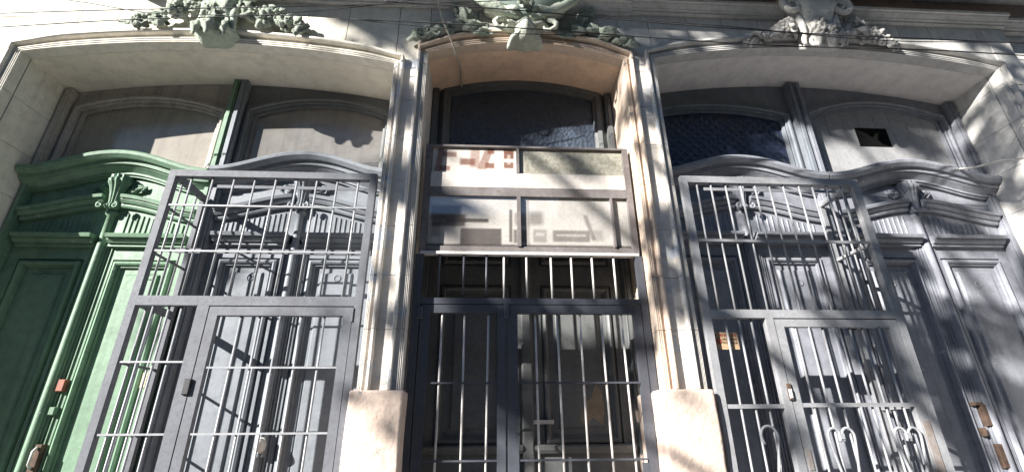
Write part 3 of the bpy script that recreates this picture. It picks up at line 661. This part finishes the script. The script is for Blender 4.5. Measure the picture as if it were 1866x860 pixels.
# ---------------------------------------------------------------- iron grilles
BAR = {}
def bar(par, x, y, z0, z1, mt, r=.0065, name='bar', lean=0.):
    key = (round(z1-z0, 3), mt, r, lean)
    base = parent_loc(par)
    if key not in BAR:
        ob = MB().tube([(0, 0, 0), (lean/2, 0, (z1-z0)/2), (lean, 0, z1-z0)], r, 8).build(name, mt); BAR[key] = ob.data; bpy.data.objects.remove(ob)
    o = bpy.data.objects.new(name, BAR[key]); C.objects.link(o); o.parent = par; o.location = Vector((x, y, z0))-base; o.rotation_euler = (random.uniform(-.004, .004), random.uniform(-.006, .006), random.uniform(0, 6)); return o
def rod(par, x0, x1, y, z, mt, h=.010, d=.008, name='rail'):
    return Bx(x0, x1, y-d/2, y+d/2, z-h/2, z+h/2).build(name, mt, par)
def lin(a, b, n): return [a+(b-a)*i/(n-1) for i in range(n)]

# left grille
M = 'cage_grey'
g = empty('security_grille', (-1.35, 0, 0), 'tall grey steel grille with barred gate in front of the smooth grey door', 'grille')
X0, X1, ZT, ZM = -2.005, -.715, 3.165, 2.345
fr = MB(); fr.box(X0, X0+.042, -.02, .02, 0, ZT).box(X1-.042, X1, -.02, .02, 0, ZT).box(X0+.0425, X1-.0425, -.02, .02, ZT-.045, ZT).box(X0+.0425, X1-.0425, -.02, .02, ZM-.055, ZM)
fr.box(-1.625, -1.56, -.02, .02, 0, ZM-.0555).box(X0+.0425, -1.6255, -.018, .018, .05, .09)
fr.build('frame', M, g)
for x in lin(-1.868, -.835, 9): bar(g, x, 0, ZM, ZT-.045, 'bar_grey_shine')
for z in (2.92, 2.62): rod(g, X0+.0425, X1-.0425, -.010, z, 'bar_grey_shine')
for x in (-1.88, -1.795, -1.71): bar(g, x, 0, .09, ZM-.055, 'bar_grey_shine')
for z in (1.98, 1.62, 1.2, .8, .4): rod(g, X0+.0425, -1.6255, -.010, z, 'bar_grey_shine')
leaf = MB(); a, b = -1.555, X1-.046; zt = ZM-.061
leaf.box(a, a+.05, -.018, .018, .06, zt).box(b-.05, b, -.018, .018, .06, zt).box(a+.0505, b-.0505, -.018, .018, zt-.05, zt).box(a+.0505, b-.0505, -.018, .018, .06, .11)
leaf = leaf.build('gate_leaf', M, g)
for x in lin(a+.165, b-.155, 5): bar(leaf, x, 0, .11, zt-.05, 'bar_grey_shine')
for z in (1.95, 1.62, 1.2, .8, .4): rod(leaf, a+.0505, b-.0505, -.010, z, 'bar_grey_shine')
Bx(-1.585, -1.55, -.034, -.0205, 1.81, 1.89, bev=.004).build('lock', 'lock_black', leaf)
Bx(-.765, -.755, -.026, -.0185, 2.2, 2.28).build('hinge', M, leaf)
# return of the grille, back to the door frame
YB = .35
sg = MB(); sg.box(X0+.003, X0+.038, .0205, YB, ZT-.042, ZT-.005).box(X0+.006, X0+.034, .0205, YB, ZM-.05, ZM-.01).box(X0+.005, X0+.035, .32, YB, 0, ZT-.043)
for z in (2.92, 2.62, 1.98, 1.62, 1.2, .8): sg.box(X0+.014, X0+.026, .0205, .3195, z-.006, z+.006)
sg = sg.build('side_grille', M, g)
for y in (.09, .17, .25): bar(sg, X0+.02, y, ZM, ZT-.043, 'bar_grey_shine'); bar(sg, X0+.02, y, .05, ZM-.05, 'bar_grey_shine')
q = at(350, 457, .16); rod(g, X0+.05, X1-.03, .16, q.z, M, .03, .006, 'back_rail')
q = at(500, 342, .12); rod(g, -1.78, X1-.03, .12, q.z, M, .022, .006, 'back_rail')

# right grille with hearts
M = 'cage_silver'
g = empty('security_grille', (1.9, 0, 0), 'worn silver steel grille with wrought heart scrolls and rust', 'grille')
X0, X1, ZT, ZM = 1.290, 2.530, 3.20, 2.285
fr = MB(); fr.box(X0, X0+.045, -.02, .02, 0, ZT).box(X1-.045, X1, -.02, .02, 0, ZT).box(X0+.0455, X1-.0455, -.02, .02, ZT-.048, ZT).box(X0+.0455, X1-.0455, -.02, .02, ZM-.05, ZM)
fr.box(1.665, 1.712, -.02, .02, 0, ZM-.0505).box(X0+.0455, 1.6645, -.018, .018, .05, .09)
fr.build('frame', M, g)
for x in lin(1.40, 2.41, 11): bar(g, x, 0, ZM, ZT-.048, M)
rod(g, X0+.0455, X1-.0455, -.011, 2.735, M, .018)
for x in (1.415, 1.50, 1.585): bar(g, x, 0, .09, ZM-.05, M)
rod(g, X0+.0455, 1.6645, -.012, 1.74, M, .022); rod(g, X0+.0455, 1.6645, -.012, .9, M, .022)
leaf = MB(); a, b = 1.718, X1-.05; zt = ZM-.057
leaf.box(a, a+.05, -.018, .018, .06, zt).box(b-.055, b, -.018, .018, .06, zt).box(a+.0505, b-.0555, -.018, .018, zt-.045, zt).box(a+.0505, b-.0555, -.018, .018, .06, .11)
leaf = leaf.build('gate_leaf', M, g)
for x in lin(a+.12, b-.12, 7): bar(leaf, x, 0, .11, zt-.045, M)
rod(leaf, a+.0505, b-.0555, -.012, 1.745, M, .022); rod(leaf, a+.0505, b-.0555, -.012, .9, M, .022)
def heart(par, xc, zt, w, h, both=True):
    for sx in ((-1, 1) if both else (1,)):
        pts = []
        for i in range(22):
            t = i/21
            if t < .5: k = t/.5; pts.append((xc+sx*(.012+(w-.012)*k**.8), -.022, zt-h+(h-.07)*k))
            else:
                aa = (t-.5)/.5*1.25*pi; r = w*.52*(1-.25*(t-.5)); pts.append((xc+sx*(w*.5+r*math.cos(aa)*.95), -.022, zt-.07+r*math.sin(aa)*1.1))
        MB().tube(pts, .0075, 7).build('scroll', 'bar_grey_shine', par)
    Bx(xc-.012, xc+.012, -.032, -.012, zt-.085, zt-.055).build('collar', M, par) if both else None
heart(leaf, 1.945, 1.655, .075, .42); heart(leaf, 2.325, 1.655, .075, .42); heart(g, 1.49, 1.655, .10, .42, False)
Bx(1.698, 1.722, -.03, -.0205, 1.77, 1.86, bev=.003).build('hinge', 'rust', leaf)
Bx(1.700, 1.718, -.036, -.0301, 1.78, 1.83, bev=.003).build('hinge_pin', 'steel_pale', leaf)
Bx(2.432, 2.476, -.0235, -.0185, 1.28, 1.66).build('rust_patch', 'rust_pale', leaf)
Bx(1.724, 1.75, -.0235, -.0185, 1.42, 1.52).build('rust_patch', 'rust_pale', leaf)
sg = MB(); sg.box(X1-.041, X1-.004, .0205, YB, ZT-.044, ZT-.006).box(X1-.038, X1-.006, .0205, YB, ZM-.045, ZM-.008).box(X1-.038, X1-.006, .32, YB, 0, ZT-.045)
sg.box(X1-.036, X1-.01, .0205, .3195, 2.725, 2.745)
for z in (1.74, .9): sg.box(X1-.034, X1-.014, .0205, .3195, z-.01, z+.01)
sg = sg.build('side_grille', M, g)
for y in (.09, .165, .24): bar(sg, X1-.022, y, ZM, ZT-.045, M); bar(sg, X1-.022, y, .05, ZM-.045, M)
q = at(1400, 347, .10); rod(g, at(1283, 347, .10).x, at(1522, 347, .10).x, .10, q.z, M, .022, .006, 'back_rail')

# central gate
M = 'gate_dark'
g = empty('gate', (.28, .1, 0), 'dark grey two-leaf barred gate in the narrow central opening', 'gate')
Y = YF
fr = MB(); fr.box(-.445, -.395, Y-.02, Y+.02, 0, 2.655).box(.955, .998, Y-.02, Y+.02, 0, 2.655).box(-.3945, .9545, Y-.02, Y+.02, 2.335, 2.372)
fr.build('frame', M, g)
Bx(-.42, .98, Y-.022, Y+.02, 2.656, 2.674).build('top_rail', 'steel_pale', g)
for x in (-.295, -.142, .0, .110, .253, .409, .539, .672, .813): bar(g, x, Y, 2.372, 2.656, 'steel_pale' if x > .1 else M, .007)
def gleaf(a, b, bars, stl, str_):
    l = MB(); zt = 2.330
    l.box(a, a+stl, Y-.018, Y+.018, .05, zt).box(b-str_, b, Y-.018, Y+.018, .05, zt).box(a+stl+.0005, b-str_-.0005, Y-.018, Y+.018, zt-.05, zt).box(a+stl+.0005, b-str_-.0005, Y-.018, Y+.018, .05, 1.0)
    l = l.build('gate_leaf', M, g)
    for x in bars: bar(l, x, Y, 1.0, zt-.05, 'steel_pale', .0065)
    for z in (1.878, 1.478): rod(l, a+stl+.0005, b-str_-.0005, Y-.01, z, M)
    return l
l1 = gleaf(-.388, .118, (-.262, -.122, .008), .055, .048); l2 = gleaf(.128, .95, (.30, .435, .568, .705, .83), .062, .05)
Bx(-.41, -.375, Y-.034, Y-.0205, 2.24, 2.315, bev=.004).build('hinge', M, l1); Bx(.112, .135, Y-.034, Y-.0205, 2.25, 2.34, bev=.004).build('bolt', M, l2)
Bx(.868, .8995, Y-.012, Y+.012, 1.0, 1.46).build('lock_box', M, l2)
# torn blue and white sticker on the right leaf's stile
pts = [(.955, 1.50), (.985, 1.50), (.982, 1.60), (.975, 1.66), (.985, 1.72), (.970, 1.75), (.968, 1.80), (.958, 1.74), (.952, 1.73), (.957, 1.64), (.962, 1.58)]
tag(MB().prism(pts, Y-.0225, Y-.0212).build('sticker', 'paper_torn'), 'torn white and blue sticker on the central gate frame', 'sticker')

# warning plate behind the heart grille's bars
ws = empty('warning_sign', (1.40, .012, 2.06), 'small tan ATENCION warning plate tied behind the silver grille bars', 'sign')
p0, p1 = at(1295, 603, .012), at(1343, 632, .012)
sx0, sx1, sz0, sz1 = 1.338, 1.490, 2.055, 2.155
Bx(sx0, sx1, .012, .016, sz0, sz1).build('plate', 'sign_tan', ws)
def text(s, x, z, size, mt, par, y, sxx=1.):
    cu = bpy.data.curves.new('t', 'FONT'); cu.body = s; cu.size = size; cu.align_x = 'CENTER'; cu.offset = size*.018
    ob = bpy.data.objects.new('t', cu); C.objects.link(ob); bpy.context.view_layer.update()
    me = bpy.data.meshes.new_from_object(ob.evaluated_get(bpy.context.evaluated_depsgraph_get())); bpy.data.objects.remove(ob)
    me.materials.clear(); me.materials.append(MATS[mt]); o = bpy.data.objects.new('lettering', me); C.objects.link(o); o.parent = par
    o.rotation_euler = (pi/2, 0, 0); o.scale = (sxx, 1, 1); o.location = Vector((x, y, z))-parent_loc(par); return o
text('ATENCION', (sx0+sx1)/2, 2.130, .022, 'ink_red', ws, .0112, 1.15)
text('PROPIEDAD', sx0+.100, 2.107, .0165, 'ink_black', ws, .0112); text('PROTEGIDA', sx0+.100, 2.087, .0165, 'ink_black', ws, .0112)
text('- - - - - - - -', (sx0+sx1)/2, 2.064, .014, 'ink_red', ws, .0112)
MB().tube([(sx0+.028+.021*math.cos(2*pi*i/20), .0112, 2.103+.016*math.sin(2*pi*i/20)) for i in range(21)], .0028, 5).build('emblem', 'ink_red', ws)
MB().prism([(sx0+.028+.010*math.cos(2*pi*i/10), 2.103+.008*math.sin(2*pi*i/10)) for i in range(10)], .0102, .0118).build('emblem', 'ink_red', ws)

# ---------------------------------------------------------------- cables
def cable(pts, r, mt, label, name='cable', group=None):
    P = [at(u, v, y) for u, v, y in pts]; out = []
    for i in range(len(P)-1):                                        # Catmull-Rom
        a, b, c, d = P[max(i-1, 0)], P[i], P[i+1], P[min(i+2, len(P)-1)]
        for k in range(8):
            t = k/8; out.append(.5*((2*b)+(c-a)*t+(2*a-5*b+4*c-d)*t*t+(3*b-a-3*c+d)*t**3))
    out.append(P[-1])
    return tag(MB().tube(out, r, 6).build(name, mt), label, 'cable', group)
GA = 'cables strung across the top of the facade'
cable([(-120, 30, -.35), (0, 25, -.35), (240, 18, -.35), (520, 13, -.35), (860, 4, -.35), (1100, -8, -.35)], .0035, 'cable_black', 'thin black cable rising past the flower garlands of the green console', group=GA)
cable([(-120, 56, -.3), (0, 50, -.3), (240, 36, -.3), (480, 28, -.3), (700, 8, -.3), (800, -8, -.3)], .0035, 'cable_black', 'thin black cable crossing the front of the green console', group=GA)
cable([(60, -8, -.4), (160, 6, -.4), (300, 26, -.4), (560, 30, -.4), (760, 48, -.4), (900, 60, -.4), (1130, 68, -.4)], .003, 'cable_black', 'thin black cable sagging between the green console and the shell', group=GA)
cable([(700, 2, -.45), (780, 8, -.45), (950, 20, -.45), (1220, 44, -.45), (1480, 62, -.45), (1700, 72, -.45), (1960, 84, -.45)], .0045, 'cable_black', 'black cable running below the oval shield towards the white console', group=GA)
cable([(640, 36, -.38), (780, 42, -.38), (950, 52, -.38), (1200, 70, -.38), (1420, 84, -.38), (1700, 92, -.38), (1960, 108, -.38)], .0045, 'cable_black', 'black cable crossing the skull-shaped shell', group=GA)
cable([(1060, 20, -.5), (1140, 34, -.5), (1340, 50, -.5), (1600, 74, -.5), (1866, 78, -.5), (1960, 80, -.5)], .0035, 'cable_black', 'thin black cable crossing the flower garland of the white console', group=GA)
cable([(790, -30, -.1), (797, 0, -.1), (808, 40, -.1), (822, 74, -.06), (833, 105, .02), (840, 130, .22), (841, 158, .40)], .0075, 'cable_pale', 'pale cable hanging over the central arch into its fanlight', 'hanging_cable')
cable([(1960, 276, -.02), (1866, 288, -.02), (1822, 293, -.015), (1797, 300, .08), (1770, 306, .2), (1733, 309, .30)], .008, 'cable_white', 'thick white cable entering beside the boarded fanlight', 'wall_cable')
# crack in the left soffit
def on_soffit(u, v, o):
    for i in range(400):
        p = at(u, v, .07+i*.001)
        if p.z >= o.z(p.x)-.0005: return p
    return p
for pts in ([(220, 96), (252, 90), (275, 92), (290, 97), (305, 90), (322, 92), (340, 99), (358, 95), (372, 89), (388, 88)], [(520, 92), (535, 96), (548, 98), (560, 95)]):
    MB().tube([on_soffit(u, v, OL)-Vector((0, 0, .0002)) for u, v in pts], .0016, 4).build('crack', 'old_wood', BLD)

# ---------------------------------------------------------------- street tree behind the viewer: its shade falls on the facade
tr = empty('street_tree', (-2.2, -4.3, 0), 'leafy street tree at the kerb shading the facade', 'tree')
def back(x, z, t, y=0.): return Vector((x, y, z))-SUN*t
mb = MB(); base = Vector((-2.2, -4.3, -.1))
trunk = [base, Vector((-2.22, -4.32, 1.2)), Vector((-2.25, -4.4, 2.4)), Vector((-2.35, -4.5, 3.5))]
mb.tube(trunk, [.17, .14, .12, .10], 10)
def limb(pts, r0, r1): mb.tube(pts, [r0+(r1-r0)*i/(len(pts)-1) for i in range(len(pts))], 7)
fork = trunk[-1]
SHADE = [  # (photo x, photo y, plane, size in metres, leaves): where shade falls
 (1585, 590, .42, .17, 90), (1640, 640, .42, .15, 70), (1730, 605, .42, .13, 55), (1800, 570, .3, .13, 55), (1866, 530, .1, .16, 60), (1560, 572, 0, .07, 20), (1790, 690, .42, .16, 60), (1700, 770, .42, .13, 45), (1660, 480, .42, .11, 40), (1590, 440, .42, .09, 30), (1840, 430, .0, .12, 45), (1790, 250, .2, .10, 40), (1866, 180, 0, .14, 50), (1640, 200, .42, .14, 45),
 (1830, 690, .3, .15, 25), (1740, 790, .42, .14, 20), (1450, 800, .0, .1, 24), (1040, 745, .42, .26, 190), (1110, 700, .42, .15, 60), (1090, 830, .42, .22, 70), (1010, 615, .1, .15, 80), (1130, 590, .1, .13, 60), (870, 548, .1, .09, 40),
 (1300, 200, .3, .22, 90), (1230, 40, 0, .16, 60), (1360, 50, -.05, .16, 50), (1580, 30, 0, .16, 50), (1720, 40, 0, .14, 40), (1600, 190, .42, .18, 60), (1680, 260, .42, .14, 50), (1500, 230, .42, .14, 40),
 (1830, 110, 0, .2, 60), (1850, 240, .1, .16, 60), (1770, 200, .2, .12, 40), (1830, 330, .2, .15, 60), (1740, 400, .35, .14, 50), (1600, 330, .3, .14, 40), (1790, 300, .3, .12, 30), (1866, 420, .1, .12, 30),
 (690, 40, 0, .18, 60), (640, 24, 0, .12, 40), (770, 60, 0, .18, 70), (740, 330, 0, .15, 60), (745, 200, 0, .12, 50), (1185, 200, 0, .15, 50), (1160, 60, 0, .18, 60), (850, 60, 0, .14, 40), (1080, 90, 0, .12, 30),
 (1215, 430, 0, .13, 50), (1230, 540, -.02, .13, 50), (700, 740, -.05, .10, 14), (1250, 720, -.05, .06, 6), (250, 600, .4, .07, 6), (340, 480, .3, .07, 6), (590, 600, 0, .06, 6), (1150, 230, .2, .13, 20), (1060, 300, .1, .12, 14), (800, 380, .1, .13, 20)]
NODES = [at(u, v, .2)-SUN*5.2 for u, v in ((1690, 610), (1780, 120), (1430, 90), (1220, 330), (760, 120), (1060, 740))]
for c in NODES:
    mid = fork.lerp(c, .5)+Vector((-.1, -.15, -.25)); limb([fork, fork.lerp(mid, .55)+Vector((0, 0, .05)), mid, mid.lerp(c, .55)+Vector((0, .05, .06)), c], .055, .018)
leaves = MB(); rnd = random.Random(21)
def one_leaf(p, s):
    e = Euler((rnd.uniform(0, 6.28), rnd.uniform(0, 6.28), rnd.uniform(0, 6.28))).to_matrix()
    q = [(0, 0, 0), (.35, .28, .05), (1, 0, .0), (.35, -.28, .05)]
    leaves.add([p+e @ (Vector(v)*s) for v in q], [(0, 1, 2), (0, 2, 3)])
for u, v, pl, rad, n in SHADE:
    t = rnd.uniform(4.8, 6.8); P = at(u, v, pl); c = P-SUN*t
    nd = min(NODES, key=lambda q: (q-c).length); mid = nd.lerp(c, .5)+Vector((rnd.uniform(-.1, .1), rnd.uniform(-.1, .1), rnd.uniform(-.1, .15)))
    limb([nd, mid, c], .012, .004)
    for i in range(n):
        d = Vector((rnd.gauss(0, 1), rnd.gauss(0, 1), rnd.gauss(0, 1))).normalized()*rad*1.25*rnd.random()**.45
        one_leaf(c+d, rnd.uniform(.10, .20))
mb.build('trunk', 'bark', tr); leaves.build('crown', 'leaf', tr, recalc=False)

# two unseen trees added along the kerb to cut sky light on the doors
def screen_tree(x, y, h, r, n, seed):
    rnd = random.Random(seed); t = empty('street_tree', (x, y, 0), 'round-crowned street tree added out of view along the kerb', 'tree', 'added trees along the kerb')
    mb = MB(); top = Vector((x, y, h*.62)); mb.tube([(x, y, -.1), (x+.05, y, h*.2), (x-.04, y+.03, h*.42), top], [.17, .14, .12, .08], 9)
    lv = MB(); cc = Vector((x, y, h*.72))
    for k in range(26):
        d = Vector((rnd.gauss(0, 1), rnd.gauss(0, 1), rnd.gauss(0, .8))).normalized(); c = cc+Vector((d.x*r, d.y*r, d.z*r*.8))*rnd.uniform(.35, .9)
        mb.tube([top-Vector((0, 0, .8*rnd.random())), top.lerp(c, .5)+Vector((0, 0, .2)), c], [.04, .025, .008], 6)
        for i in range(n//26):
            p = c+Vector((rnd.gauss(0, .32), rnd.gauss(0, .32), rnd.gauss(0, .26)))*r*.6
            e = Euler((rnd.uniform(0, 6.28), rnd.uniform(0, 6.28), rnd.uniform(0, 6.28))).to_matrix(); sc = rnd.uniform(.14, .24)
            lv.add([p+e @ (Vector(v)*sc) for v in ((0, 0, 0), (.35, .28, .05), (1, 0, 0), (.35, -.28, .05))], [(0, 1, 2), (0, 2, 3)])
    mb.build('trunk', 'bark', t); lv.build('crown', 'leaf', t, recalc=False)
screen_tree(3.6, -5.6, 7.6, 2.5, 9000, 5); screen_tree(9.5, -4.6, 7.2, 2.4, 5000, 6)
